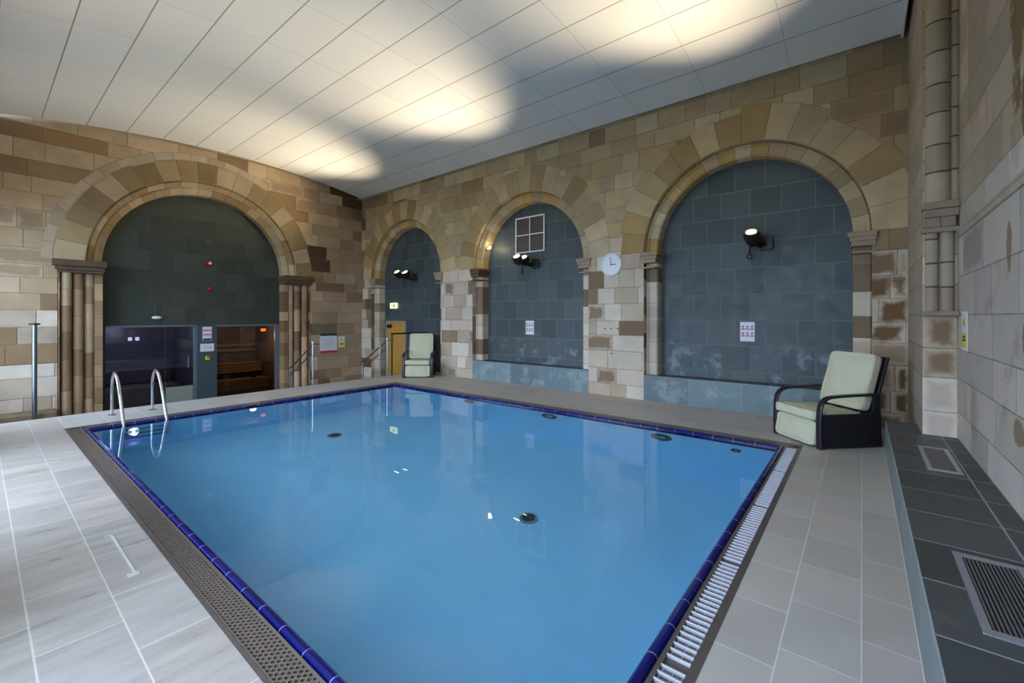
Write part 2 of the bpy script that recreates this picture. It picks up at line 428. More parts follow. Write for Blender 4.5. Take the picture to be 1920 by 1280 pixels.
BUFF = [(176, 152, 112), (168, 144, 106), (182, 160, 122), (160, 138, 104), (172, 150, 116), (186, 166, 132)]
CREAM = [(204, 186, 164), (198, 180, 158), (210, 194, 174), (190, 170, 146), (184, 162, 136), (200, 180, 162)]
BROWN = [(138, 114, 90), (124, 100, 76), (146, 122, 98), (130, 108, 88), (152, 128, 102)]
def soften(L, k=.2): return [tuple(c+(sum(p)/3-c)*k for c in p) for p in L]
BUFF = soften(BUFF, .14); CREAM = soften(CREAM, .22); BROWN = soften(BROWN, .15)
def back_col(rng, x, z):
    lo = z < 3.0+.3*math.sin(x*1.7)  # uplight warmth above and cooler daylight below put into the stone colour
    if x < -11.75:
        r = rng.random()
        if r < .35: return jit(rng, rng.choice(BROWN+[(104, 80, 58)]), .12)
        return jit(rng, rng.choice(CREAM if lo else BUFF), .12)
    if x > -.12:
        if z > 2.6: return jit(rng, rng.choice([(150, 128, 98), (140, 120, 94), (160, 138, 108)]), .08, stain=.3 if rng.random() < .2 else 0)
        return jit(rng, rng.choice(CREAM), .06, stain=rng.choice([1, .95, .9, 0, .5]) if z < 2.3 else .3)
    if lo:
        nearj = min(abs(abs(x-c)-1.8) for c in ARCH) < .2
        if rng.random() < (.28 if nearj and z < 2.6 else .03) and z > .55: return jit(rng, rng.choice(BROWN), .12, stain=rng.choice([0, .3]))
        return jit(rng, rng.choice(CREAM), .06, stain=.75 if rng.random() < .07 else 0)
    if rng.random() < .05: return jit(rng, (136, 116, 88), .1)
    return jit(rng, rng.choice(BUFF), .08)
def left_col(rng, y, z):
    if y > 6.1:
        r = rng.random()
        if r < .22: return jit(rng, rng.choice(BROWN), .12)
        if r < .26: return jit(rng, (84, 64, 48), .1)
        return jit(rng, rng.choice([(160, 140, 116), (168, 148, 122), (152, 130, 106), (172, 152, 126)]), .08)
    if rng.random() < .12: return jit(rng, rng.choice([(150, 122, 88), (146, 120, 90), (138, 114, 88)]), .06)
    return jit(rng, rng.choice([(186, 164, 134), (178, 156, 126), (192, 170, 142), (182, 158, 124), (174, 152, 124)]) if z > 1.6 else rng.choice(CREAM), .05, stain=.4 if rng.random() < .08 else 0)
def slate_col(rng, a, b):
    return jit(rng, rng.choice([(66, 77, 80), (62, 72, 76), (71, 81, 83), (64, 75, 78), (57, 68, 72)]), .07)

# ---------------------------------------------------------------- back wall
rng = random.Random(11)
T = Tiles()
courses(T, rng, XL-.1, XP+.02, LOW, 6.0, (.27, .36), (.3, .72), back_col)
for c in ARCH:
    n = 17 if c != ARCH[2] else 16
    for i in range(n):
        a0, a1 = PI*i/n, PI*(i+1)/n
        T.wedge(c, ZS, R1, RV+rng.uniform(-.07, .1), a0, a1, jit(rng, rng.choice(BUFF+[(160, 134, 92), (150, 126, 92)]), .1))
outer = [(XL-.02, LOW), (XP, LOW), (XP, 6.0), (XL-.02, 6.0)]
def zbase(c): return LOW if c == ARCH[0] else 0.0
T.clip(outer, [arch_poly(c, ZS, R1, LOW-.1 if c == ARCH[0] else -.01) for c in ARCH], lambda x, z: (x, YB, z))
T.structure('wall_back', M['stone'])

def voussoir_col(rng, side, v):
    if side == 'A': return jit(rng, rng.choice(BUFF+[(168, 140, 92), (180, 150, 100)]), .1)
    if rng.random() < .35 and v > .5: return jit(rng, rng.choice(BROWN), .12)
    return jit(rng, rng.choice(CREAM), .08, stain=.3 if rng.random() < .3 else 0)
for k, c in enumerate(ARCH):
    T = Tiles(); zb = LOW if k == 0 else .0
    to3 = lambda x, z, d: (x, YB+d, z)
    arch_sweep(T, c, ZS, zb, [(R1, 0), (R1, .13)], to3, rng, voussoir_col, 17)
    arch_sweep(T, c, ZS, zb, [(R1, .13)] + roll(R1-.03, .125, .026, -10, -180, 5) + [(R1-.06, .13), (R2+.025, .13), (R2, .155), (R2, .37)], to3, rng, voussoir_col, 19)
    tag(T.build('arch_surround', M['stone'], smooth=False),
        ['sandstone arch surround framing the doorway slate nearest the room corner', 'sandstone arch surround framing the middle slate recess with white grille',
         'sandstone arch surround framing the slate recess behind the nearest recliner'][k], 'arch', 'round arches along the back wall')
    # imposts at the springing
    for sx in (-1, 1):
        b = MB()
        for (z0, z1, o) in ((ZS-.30, ZS-.27, .012), (ZS-.20, ZS-.13, .02), (ZS-.13, ZS-.07, .04), (ZS-.07, ZS-.0, .06)):
            x0, x1 = sorted((c+sx*(R2-o), c+sx*(R1+.03+o*.5)))
            b.box((x0, YB-.012-o*.6, z0), (x1, YS+.01, z1), .006)
        o = b.build('impost_capital', plain('impost_stone', (150, 130, 108) if not (k == 1 and sx == -1) else (96, 72, 54), .85, nscale=8, nvar=.2, bumpd=.01))
        w = 'left' if sx < 0 else 'right'
        tag(o, ['moulded stone impost on the %s jamb of the doorway arch by the corner', 'moulded stone impost on the %s jamb of the arch with the white grille',
                'moulded stone impost on the %s jamb of the arch behind the nearest recliner'][k] % w, 'capital', 'imposts of the back wall arches')
# slate panels in the recesses
for k, c in enumerate(ARCH):
    T = Tiles(); zb = LOW if k == 0 else 0
    bond(T, rng, c-1.6, c+1.6, zb, ZS+1.6, .455, .44, -2.38, .616, slate_col)
    flat(T, lambda x, z: (x, YS, z)); 
    T.structure('wall_slate_%s' % ('back_corner', 'back_middle', 'back_right')[k], M['slate_wet'] if k else M['slate'])

# ---------------------------------------------------------------- left wall with its big arch
T = Tiles(); rng = random.Random(5)
courses(T, rng, YF-.1, YB+.02, LOW, 6.0, (.26, .4), (.35, .95), left_col)
n = 19
for i in range(n):
    a0, a1 = PI*i/n, PI*(i+1)/n
    col = jit(rng, rng.choice([(140, 120, 88), (144, 122, 92), (134, 114, 86)]) if (i*7) % 10 < 6 else rng.choice([(176, 156, 126), (170, 150, 120), (168, 146, 108)]), .08)
    T.wedge(LC, LZ, 2.16, 2.62+rng.uniform(-.02, .03), a0, a1, col)
for i in range(9, n+6):
    a0, a1 = PI*(i-1)/(n+5), PI*i/(n+5)
    if i <= n+5: T.wedge(LC, LZ, 2.63, 2.8, a0, a1, jit(rng, rng.choice([(178, 160, 136), (170, 152, 126), (182, 164, 142)]), .06))
hole = [(LC-2.56, LOW-.1), (LC+2.56, LOW-.1), (LC+2.56, 2.52), (LC+2.16, 2.52)] + [(LC+2.16*math.cos(PI*k/48), LZ+2.16*math.sin(PI*k/48)) for k in range(49)] + [(LC-2.16, 2.52), (LC-2.56, 2.52)]
T.clip([(YF-.02, LOW), (YB+.02, LOW), (YB+.02, 6.0), (YF-.02, 6.0)], [hole], lambda y, z: (XL, y, z))
T.structure('wall_left', M['stone'])
T = Tiles(); to3 = lambda y, z, d: (XL-d, y, z)
def lv(rng, side, v):
    return jit(rng, rng.choice([(182, 160, 126), (170, 146, 112), (190, 170, 140), (150, 126, 92), (160, 136, 98)]), .08)
arch_sweep(T, LC, LZ, LZ, [(2.16, 0), (2.16, .07)] + roll(2.11, .1, .05, 40, -80, 5) + [(2.06, .13), (2.04, .15)], to3, rng, lv, 19, jambs=False)
arch_sweep(T, LC, LZ, LZ, [(2.04, .15), (2.03, .17)] + roll(1.99, .19, .045, 60, -90, 5) + [(1.93, .2)] + [(1.88, .24), (1.88, .46)], to3, rng, lv, 21, jambs=False)
tag(T.build('arch_surround', M['stone']), 'wide moulded sandstone arch around the sauna and steam room front on the left wall', 'arch')
# clustered jamb shafts and capitals
for s, side in ((-1, 'left'), (1, 'right')):
    t = thing('shaft_cluster', 'cluster of slim round stone shafts on the %s side of the sauna arch' % side, 'column', (XL, LC+s*2.25, LOW), 0, 'clustered shafts of the sauna arch')
    def L(y, d): return (-d, s*(y-2.25))
    rs = random.Random(3+s)
    for (yo, d, r) in ((2.44, .10, .085), (2.26, .17, .085), (2.09, .25, .085)):
        x, y = L(yo, d); Tt = Tiles(); z = 0
        while z < 3.14:
            zt = min(3.15, z+rs.uniform(.34, .7)); col = jit(rs, rs.choice([(176, 150, 122), (160, 132, 104), (140, 112, 84), (120, 92, 68), (186, 164, 138)]), .08)
            for q in range(14):
                a, b_ = 2*PI*q/14, 2*PI*(q+1)/14
                Tt.add_face([(x+r*math.cos(a), y+r*math.sin(a), z), (x+r*math.cos(b_), y+r*math.sin(b_), z), (x+r*math.cos(b_), y+r*math.sin(b_), zt), (x+r*math.cos(a), y+r*math.sin(a), zt)],
                            col, [(1, 0, 1, zt-z), (1, 0, 1, zt-z), (1, zt-z, 1, 0), (1, zt-z, 1, 0)])
            z = zt
        Tt.build('shaft', M['stone'], t, True)
    Tt = Tiles(); z = 0
    path = [L(2.57, -.0), L(2.54, .0), L(2.54, .14), L(2.38, .2), L(2.2, .28), L(2.02, .34), L(2.0, .16), L(1.88, .16), L(1.88, .46)]
    while z < 3.15:
        zt = min(3.16, z+rs.uniform(.25, .42)); col = jit(rs, rs.choice([(150, 122, 92), (120, 94, 70), (170, 140, 106), (182, 150, 112)]), .1)
        for a, b_ in zip(path, path[1:]):
            Tt.add_face([(*a, z), (*b_, z), (*b_, zt), (*a, zt)], col, [(1, 0, 1, zt-z), (1, 0, 1, zt-z), (1, zt-z, 1, 0), (1, zt-z, 1, 0)])
        z = zt
    Tt.build('jamb', M['stone'], t)
    b = MB(); ys = sorted
    for (z0, z1, o, ) in ((3.11, 3.16, .0), (3.16, 3.24, .03), (3.24, 3.37, .07)):
        a, c_ = L(2.58+o, -.015-o), L(1.88-o*.6, .46)
        b.box((min(a[0], c_[0]), min(a[1], c_[1]), z0), (max(a[0], c_[0]), max(a[1], c_[1]), z1), .012)
    b.build('capital', plain('weathered_capital', (92, 72, 56), .85, nscale=6, nvar=.35, bumpd=.01), t)

# slate above the glass fronts, side returns and the grey post
T = Tiles(); rng = random.Random(8)
bond(T, rng, LC-2.1, LC+2.1, 1.33, 4.75, .45, .44, 1.9, 1.35, lambda r, a, b: jit(r, r.choice([(64, 69, 61), (60, 65, 58), (68, 73, 65), (58, 64, 58)]), .05))
bond(T, rng, LC-2.1, 1.80, LOW, 1.33, .45, .44, 1.9, 1.35, slate_col); bond(T, rng, 5.47, LC+2.1, LOW, 1.33, .45, .44, 1.9, 1.35, slate_col)
flat(T, lambda y, z: (XS, y, z)); T.structure('wall_slate_left', M['slate_green'])
# sealing wall returns round the recess backs
b = MB(); b.box((XS-.02, 3.49, LOW), (XS+.03, 3.93, 1.34), .004); tag(b.build('trim_post', M['panel']), kind='structure')

# ---------------------------------------------------------------- steam room and sauna behind the glass
def open_box(name, x0, x1, y0, y1, z0, z1, mat):
    b = MB(); p = lambda x, y, z: (x, y, z)
    b.quad(p(x0, y0, z0), p(x0, y1, z0), p(x0, y1, z1), p(x0, y0, z1)); b.quad(p(x0, y0, z0), p(x1, y0, z0), p(x1, y0, z1), p(x0, y0, z1))
    b.quad(p(x0, y1, z0), p(x1, y1, z0), p(x1, y1, z1), p(x0, y1, z1)); b.quad(p(x0, y0, z1), p(x1, y0, z1), p(x1, y1, z1), p(x0, y1, z1))
    b.quad(p(x0, y0, z0), p(x1, y0, z0), p(x1, y1, z0), p(x0, y1, z0))
    return tag(b.build(name, mat), kind='structure')
open_box('wall_steam_room', -15.0, XS, 1.55, 3.49, LOW, 1.36, M['steamwall'])
open_box('wall_sauna', -15.0, XS, 3.93, 5.6, LOW, 1.36, M['saunawood'])
t = thing('glass_screen', 'smoked glass steam room front with glazed door on the left wall', 'glass screen', (XS, 1.8, LOW))
b = MB(); b.box((-.006, 0.0, .02), (.006, 1.05, 1.96)); b.build('fixed_pane', M['tintglass'], t)
b = MB(); b.box((-.006, 1.07, .02), (.006, 1.62, 1.96)); dr = b.build('door_pane', M['tintglass'], t)
b = MB(); b.box((.012, 1.5, .95), (.05, 1.53, 1.22), .006); b.build('handle', M['steel'], dr)
b = MB(); b.box((-.015, 1.62, 0), (.02, 1.69, 1.98), .004); b.box((-.015, 0, 1.96), (.02, 1.69, 2.0), .004); b.build('frame', M['alu'], t)
b = MB(); b.box((.008, 1.07, .03), (.014, 1.61, .5)); b.build('kick_panel', M['frost'], t)
t = thing('glass_screen', 'clear glass sauna front with slim grey metal frame on the left wall', 'glass screen', (XS, 3.93, LOW))
b = MB(); b.box((-.006, 0, .02), (.006, 1.42, 1.95)); b.build('pane', M['saunaglass'], t)
b = MB(); b.box((-.02, 1.42, 0), (.025, 1.49, 1.98), .004); b.box((-.02, 1.49, 0), (.02, 1.56, 1.98)); b.box((-.02, 0, 1.95), (.02, 1.5, 1.99)); b.build('frame', M['alu'], t)
t = thing('sauna_bench', 'two tier slatted wooden bench inside the sauna', 'bench', (-14.3, 4.75, LOW))
for (x, z) in ((-.35, .82), (.2, .40)):
    b = MB()
    for i in range(5): b.box((x-.24+i*.1, -.8, z-.03), (x-.24+i*.1+.08, .8, z), .004)
    b.build('seat', M['bench_wood'], t)
    b = MB()
    for i in range(3): b.box((x+.24, -.8, z-.26+i*.075), (x+.26, .8, z-.26+i*.075+.06), .004)
    b.build('front_slats', M['bench_wood'], t)
b = MB(); b.box((-.6, -.8, 1.15), (-.57, .8, 1.23)); b.box((-.6, -.8, 1.3), (-.57, .8, 1.38)); b.build('backrest', M['bench_wood'], t)
t = thing('sauna_bucket', 'small dark bucket standing on the lower sauna bench', 'bucket', (-14.1, 5.2, LOW+.40))
b = MB(); b.lathe([(.07, 0), (.085, .16), (.078, .16), (.066, .012)]); b.build('pail', M['black'], t, True)
b = MB(); b.tube([(0, .085*math.cos(a), .16+.1*math.sin(a)) for a in [PI*i/8 for i in range(9)]], .005, 6); b.build('handle', M['steel'], t, True)
b = MB(); b.lathe([(.0, 0), (.06, .0), (.07, .04), (.04, .08), (.0, .085)], Matrix.Translation((-13.3, 5.16, 1.22)) @ Matrix.Rotation(PI, 4, 'X'))
tag(b.build('sauna_lamp', M['orange'], smooth=True), 'orange lamp glowing under the sauna ceiling', 'lamp')
t = thing('steam_room_bench', 'beige moulded seat inside the dark steam room', 'bench', (-14.4, 2.4, LOW))
b = MB(); b.box((-.4, -.8, 0), (.3, 1.0, .45), .05, seg=3); b.build('seat', M['beige'], t, True)
b = MB(); b.box((-.55, -.8, .45), (-.4, 1.0, 1.1), .05, seg=3); b.build('backrest', M['steamwall'], t, True)
b = MB(); b.box((-13.6, 1.6, 1.325), (-13.56, 2.9, 1.34)); tag(b.build('led_strip', M['blueled']), 'blue light strip along the steam room ceiling', 'light')
for i, y in enumerate((2.2, 2.33)):
    b = MB(); b.box((-13.16, y, 1.0), (-13.12, y+.07, 1.08), .01)
    tag(b.build('steam_room_lamp', M['whiteled']), ['small square white lamp left in the pair behind the steam room glass', 'small square white lamp right in the pair behind the steam room glass'][i], 'lamp', 'steam room lamps')

# ---------------------------------------------------------------- right wall, corner pier
rng = random.Random(21)
def right_col(rng, y, z):
    if z > 2.45: return jit(rng, rng.choice([(160, 146, 126), (154, 140, 122), (168, 152, 132), (146, 134, 118)]), .06)
    return jit(rng, rng.choice([(172, 162, 152), (180, 170, 160), (166, 158, 150), (184, 175, 166)]), .05, stain=.35 if rng.random() < .06 else 0)
T = Tiles(); zz = [0, .28, .62, .95, 1.24, 1.57, 1.94, 2.33, 2.62, 2.95, 3.3, 3.62, 4.0, 4.35, 4.7, 5.05, 5.4, 6.0]
for a, b_ in zip(zz, zz[1:]):
    y = YF-rng.uniform(0, .6)
    while y < YB:
        w = rng.uniform(.6, 1.15) if a < 2.3 else rng.uniform(.35, .8)
        p, q = max(y, YF), min(y+w, YB)
        if q-p > .02: T.rect(p, q, a, b_, right_col(rng, p, a))
        y += w
flat(T, lambda y, z: (XR, y, z)); T.structure('wall_right', M['stone_right'])
b = MB(); b.ring_sweep([[(XR, y, 2.32), (XR-.012, y, 2.325), (XR-.02, y, 2.36), (XR-.03, y, 2.372), (XR-.03, y, 2.39), (XR, y, 2.395)] for y in (YF, 5.98)])
tag(b.build('trim_1', plain('string_course_stone', (168, 154, 134), .8, nscale=6, nvar=.15, bumpd=.006)), kind='structure')
PY = 6.08   # front of the pier
t = thing('corner_pier', 'tall stone corner pier with round attached shafts beside the dark recliner', 'pillar', (XP, PY, 0))
T = Tiles(); z = 0; rs = random.Random(4)
while z < 6:
    zt = min(6, z+rs.uniform(.28, .36)); 
    c1 = jit(rs, rs.choice([(166, 152, 134), (160, 146, 128), (154, 140, 124)]), .05)
    c2 = jit(rs, rs.choice(CREAM), .05, stain=.8 if .9 < z < 1.5 else (.3 if rs.random() < .3 else 0)) if z < 2.3 else jit(rs, rs.choice(BUFF), .06)
    T.rect3((0, YB-PY, z), (0, -1, 0), (0, 0, 1), YB-PY, zt-z, c1)
    T.rect3((0, 0, z), (1, 0, 0), (0, 0, 1), XR-XP, zt-z, c2)
    z = zt
T.build('body', M['stone'], t)
for (cx, r, z0, z1, hh) in ((.115, .095, 2.68, 6, .3), (.232, .04, 2.68, 6, .3), (.07, .05, 1.60, 2.42, .26), (.18, .05, 1.60, 2.42, .26)):
    T = Tiles(); z = z0
    while z < z1-.01:
        zt = min(z1, z+hh*rs.uniform(.9, 1.1)); col = jit(rs, rs.choice([(158, 143, 124), (153, 138, 119), (149, 134, 115), (161, 147, 129)]), .03)
        if z1-zt < .08: zt = z1
        for q in range(12):
            a, b_ = PI+PI*q/12, PI+PI*(q+1)/12
            P = lambda a, z: (cx+r*math.cos(a), -.012+r*math.sin(a)*.9, z)
            T.add_face([P(a, z), P(b_, z), P(b_, zt), P(a, zt)], col, [(1, 0, 1, zt-z), (1, 0, 1, zt-z), (1, zt-z, 1, 0), (1, zt-z, 1, 0)])
        z = zt
    T.build('shaft', M['stone_shaft'], t, True)
PCS = plain('pier_capital_stone', (140, 122, 104), .85, nscale=7, nvar=.25, bumpd=.01)
b = MB(); b.box((-.01, -.1, 1.56), (.26, .02, 1.61), .012); b.build('base_moulding', PCS, t)
b = MB()
for (x0, x1, o, z0, z1) in ((0, .26, .13, 2.62, 2.69), (0.01, .26, .11, 2.54, 2.62), (.01, .13, .075, 2.44, 2.55), (.14, .24, .075, 2.44, 2.55), (0, .26, .09, 2.39, 2.44)):
    b.box((x0-.01, -o, z0), (x1, .02, z1), .012)
b.build('capital', PCS, t)

# ---------------------------------------------------------------- front wall (behind the camera) with the windows that light the hall
T = Tiles(); rng = random.Random(2)
courses(T, rng, XL-.1, XR+.1, LOW, 6.0, (.3, .4), (.4, .8), back_col)
WIN = [(-10.6, 1.5), (-6.0, 1.45), (-1.6, 1.45)]
T.clip([(XL, LOW), (XR, LOW), (XR, 6), (XL, 6)], [arch_poly(c, 2.6, r, .12) for c, r in WIN], lambda x, z: (x, YF, z))
T.structure('wall_front', M['stone'])
for i, (c, r) in enumerate(WIN):
    T = Tiles(); arch_sweep(T, c, 2.6, .12, [(r, 0), (r, .35)], lambda x, z, d: (x, YF-d, z), rng, voussoir_col, 15)
    T.add_face([(c-r, YF, .12), (c+r, YF, .12), (c+r, YF-.35, .12), (c-r, YF-.35, .12)], jit(rng, CREAM[0]), [(1, 1, 1, 1)]*4)
    T.structure('trim_reveal_%d' % (i+1), M['stone'])
    b = MB()
    P = arch_poly(c, 2.6, r, .12)
    b.bm.faces.new([b.v((x, YF-.3, z)) for x, z in P]); w = tag(b.build('window_%d' % (i+1), M['glass']), kind='structure')
    b = MB()
    for x in (-.5, .5): b.box((c+x*r-.02, YF-.32, .12), (c+x*r+.02, YF-.28, 3.8))
    for z in (.14, 1.3, 2.6): b.box((c-r, YF-.32, z-.02), (c+r, YF-.28, z+.02))
    b.build('window_frame', M['white'], w)

# ---------------------------------------------------------------- vaulted panel ceiling
CR = 20.7; CZ = 1.55+4.14-CR; CY = 4.02
T = Tiles(); rng = random.Random(9)
ya, yb, k = .18, YB-.045, 12
a0, a1 = math.asin((ya-CY)/CR), math.asin((yb-CY)/CR)
xs = [XL+.05] + [-.85-1.21*i for i in range(9, -1, -1)] + [.41]
for i in range(k):
    b0, b1 = a0+(a1-a0)*i/k, a0+(a1-a0)*(i+1)/k
    L = (b1-b0)*CR
    for x0, x1 in zip(xs, xs[1:]):
        col = jit(rng, (223, 224, 223), .02, .004); w = x1-x0; wx = 0.0
        for q in range(2):
            c0, c1 = b0+(b1-b0)*q/2, b0+(b1-b0)*(q+1)/2; e0, e1 = L*q/2, L*(q+1)/2
            P = lambda x, a: (x, CY+CR*math.sin(a), CZ+CR*math.cos(a))
            # transverse joints are finer than the long ones
            T.add_face([P(x0, c0), P(x1, c0), P(x1, c1), P(x0, c1)], col, [(.005, e0, w, L-e0), (w, e0, .005, L-e0), (w, e1, .005, L-e1), (.005, e1, w, L-e1)])
T.structure('ceiling', M['ceiling'], True)
b = MB(); b.box((XL-.1, ya-.05, 5.9), (XR+.1, YB+.1, 6.1)); tag(b.build('leak_block_slab', M['dark']), kind='structure')  # unseen dark slab added above the panels to stop light leaks
b = MB(); b.box((.41, ya, 5.28), (.43, yb, 5.9)); b.box((XL, YF, 5.33), (XR, ya, 5.4)); tag(b.build('trim_2', M['white']), kind='structure')

# ---------------------------------------------------------------- deck, lower floor, steps
BE0 = 6.62
b = MB(); b.quad((-60, -60, -2.0), (60, -60, -2.0), (60, 40, -2.0), (-60, 40, -2.0)); b.box((-16, -60, -2.0), (4, YF-.6, -.9)); tag(b.build('floor_outside', plain('outside_ground', (92, 96, 84), .9, nscale=2, nvar=.2)), kind='structure')  # unseen ground, carried under the hall to block sky light from below
rng = random.Random(31)
def dcol(rng, a, b): return jit(rng, rng.choice([(170, 162, 154), (165, 157, 149), (174, 167, 160)]), .015)
def scol(rng, a, b): return jit(rng, rng.choice([(176, 171, 166), (172, 167, 162), (179, 174, 169)]), .015)
T = Tiles(); bond(T, rng, -9.72, -.555, YF, .785, .61, .31, -4.15, .165, dcol); flat(T, lambda x, y: (x, y, 0))
T.structure('floor', M['deck'])
T = Tiles()
bond(T, rng, YF, YB, -.555, .21, .45, .30, 3.57, 0.0, scol, .33); t3 = list(T.t); T.t = []
for p, c, e in t3: T.add_face([(q[1], q[0], 0) for q in p], c, [e(*q) for q in p])
bond(T, rng, -9.72, -.555, 6.28, YB, .6, .3, -4.0, 6.58, scol); flat(T, lambda x, y: (x, y, 0))
bond(T, rng, -9.72, -8.6, .785, 6.28, .56, .45, -9.72, .785, scol, 0); flat(T, lambda x, y: (x, y, 0))
T.rect(-9.72, -8.8, YB, YS+.02, scol(rng, 0, 0)); T.rect(.21, XP+.02, BE0, YB, scol(rng, 0, 0)); flat(T, lambda x, y: (x, y, 0))
T.structure('floor_deck', M['deck_side'])
b = MB(); b.quad((-9.72, YF, 0), (-9.72, YS, 0), (-9.72, YS, LOW), (-9.72, YF, LOW)); b.box((-9.745, YF, -.035), (-9.715, YS, -.001))
b.quad((XS-.1, YF, LOW), (-9.72, YF, LOW), (-9.72, YS, LOW), (XS-.1, YS, LOW)); tag(b.build('floor_lower', M['floorlow']), kind='structure')
t = thing('deck_steps', 'short flight of tiled steps going down from the deck beside the handrails', 'steps', (-9.745, 5.8, LOW))
for i in range(3):
    b = MB(); b.box((-.3*(i+1), -.72, 0), (-.3*i, .72, .65-.165*(i+1)), .005); b.build('step', M['floorlow'], t)
b = MB(); b.box((XL+.01, .1, LOW), (XL+.45, 1.0, -.27), .03); b.box((XL+.01, YF+.02, LOW), (XL+.6, .1, -.2), .04)
tag(b.build('stone_plinth', plain('plinth_stone', (120, 100, 78), .85, nscale=5, nvar=.25, bumpd=.02)), 'low brown stone plinth at the foot of the left wall', 'plinth')
b = MB(); b.box((-4.15, .60, .0), (-3.42, .612, .004)); b.box((-3.43, .57, .0), (-3.395, .625, .005), .001); b.box((-4.155, .57, 0), (-4.14, .612, .004))
tag(b.build('hatch_edging', M['filler']), 'pale cracked filler line around a small hatch in the front deck tiles', 'floor repair')

# ---------------------------------------------------------------- pool
PX0, PX1, PY0, PY1 = -8.36, -.785, 1.0, 6.05; WZ = -.035; DEEP = -1.6
pool = thing('swimming_pool', 'rectangular indoor swimming pool with cobalt blue tile rim and overflow grating', 'pool', (0, 0, 0))
T = Tiles(); rng = random.Random(6); BC = (136, 208, 242)
s_ = .5
def grid(u0, u1, v0, v1, to3):
    bond(T, rng, u0, u1, v0, v1, s_, s_, u0, v0, lambda r, a, b: jit(r, BC, .015, .01), 0); flat(T, to3)
grid(PX0, PX1, PY0, PY1, lambda x, y: (x, y, DEEP))
grid(PX0, PX1, DEEP, WZ, lambda x, z: (x, PY0, z)); grid(PX0, PX1, DEEP, WZ, lambda x, z: (x, PY1, z))
grid(PY0, PY1, DEEP, WZ, lambda y, z: (PX0, y, z)); grid(PY0, PY1, DEEP, WZ, lambda y, z: (PX1, y, z))
T.build('basin', M['basin'], pool)
b = MB(); b.quad((PX0, PY0, WZ), (PX1, PY0, WZ), (PX1, PY1, WZ), (PX0, PY1, WZ)); b.build('water_surface', M['water'], pool)
# bullnose rim tiles: profile across the rim (distance outwards from the water, height)
T = Tiles(); prof = [(0, -.16), (0, -.02), (.006, -.008), (.018, 0), (.035, .003), (.05, -.002), (.058, -.015), (.06, -.05)]
def rim(P, D, L, out):
    P = Vector(P); D = Vector(D); out = Vector(out); n = round(L/.242); w = L/n
    for i in range(n):
        col = jit(rng, (8, 18, 98), .18, .1)
        for (o0, z0), (o1, z1) in zip(prof, prof[1:]):
            def q(t, o, z, sgn):
                e = t; k = 0
                # mitre the corners
                ext = -o if (i == 0 and t == 0) else (o if (i == n-1 and t == w) else 0)
                return P + D*(i*w+t+ext) + out*o + Vector((0, 0, z))
            T.add_face([q(0, o0, z0, 0), q(w, o0, z0, 0), q(w, o1, z1, 0), q(0, o1, z1, 0)], col, [(0, 1, w, 1), (w, 1, 0, 1), (w, 1, 0, 1), (0, 1, w, 1)])
rim((PX0, PY0, 0), (1, 0, 0), PX1-PX0, (0, -1, 0)); rim((PX0, PY1, 0), (1, 0, 0), PX1-PX0, (0, 1, 0))
rim((PX0, PY0, 0), (0, 1, 0), PY1-PY0, (-1, 0, 0)); rim((PX1, PY0, 0), (0, 1, 0), PY1-PY0, (1, 0, 0))
T.build('rim_tiles', M['coping'], pool, True)
RI = .062; RO = .215; RE = .235
# gutter channel + edge profile
b = MB()
for (x0, x1, y0, y1) in ((PX0-RE, PX1+RE, PY0-RE, PY0-RI), (PX0-RE, PX1+RE, PY1+RI, PY1+RE), (PX0-RE, PX0-RI, PY0-RI, PY1+RI), (PX1+RI, PX1+RE, PY0-RI, PY1+RI)):
    b.quad((x0, y0, -.08), (x1, y0, -.08), (x1, y1, -.08), (x0, y1, -.08))
b.build('gutter', M['channel'], pool)
b = MB()
b.box((PX0-RE, PY0-RE, -.08), (PX1+RE, PY0-RO, .002)); b.box((PX0-RE, PY1+RO, -.08), (PX1+RE, PY1+RE, .002))
b.box((PX0-RE, PY0-RE, -.08), (PX0-RO, PY1+RE, .0021)); b.box((PX1+RO, PY0-RE, -.08), (PX1+RE, PY1+RE, .0021))
b.build('edge_profile', M['brown_edge'], pool)
def lattice(along, a0, a1, b0, b1):
    """moulded grating: two crossing sets of fine diagonal ribs between side strips"""
    g = MB(); w = b1-b0; pitch = .034; h = .0055; n = int((a1-a0)/pitch)
    P = (lambda a, b, z: (a, b, z)) if along == 'x' else (lambda a, b, z: (b, a, z))
    for sgn, zt in ((1, -.003), (-1, -.0035)):
        for i in range(n):
            p = a0+i*pitch+pitch/2; q = p+sgn*w*.9
            lo, hi = min(p, q), max(p, q)
            if lo < a0-.0 or hi > a1: continue
            g.ring_sweep([[P(p-h, b0, -.02), P(p+h, b0, -.02), P(p+h, b0, zt), P(p-h, b0, zt)], [P(q-h, b1, -.02), P(q+h, b1, -.02), P(q+h, b1, zt), P(q-h, b1, zt)]])
    for b_ in (b0, b1-.012):
        if along == 'x': g.box((a0, b_, -.02), (a1, b_+.012, -.001))
        else: g.box((b_, a0, -.02), (b_+.012, a1, -.001))
    g.build('overflow_grate', M['grate'], pool)
lattice('x', PX0-RO, PX1+RO, PY0-RO, PY0-RI-.004); lattice('x', PX0-RO, PX1+RO, PY1+RI+.004, PY1+RO)
lattice('y', PY0-RI, PY1+RI, PX0-RO, PX0-RI-.004)
x0, x1 = PX1+RI+.004, PX1+RO
g = MB(); g.box((x0, PY0-RI, -.024), (x1, PY1+RI, -.016)); 
for x in (x0, x1-.022): g.box((x, PY0-RI, -.02), (x+.022, PY1+RI, -.001))
g.build('overflow_grate', M['brown_edge'], pool)
y = PY0-RI+.02
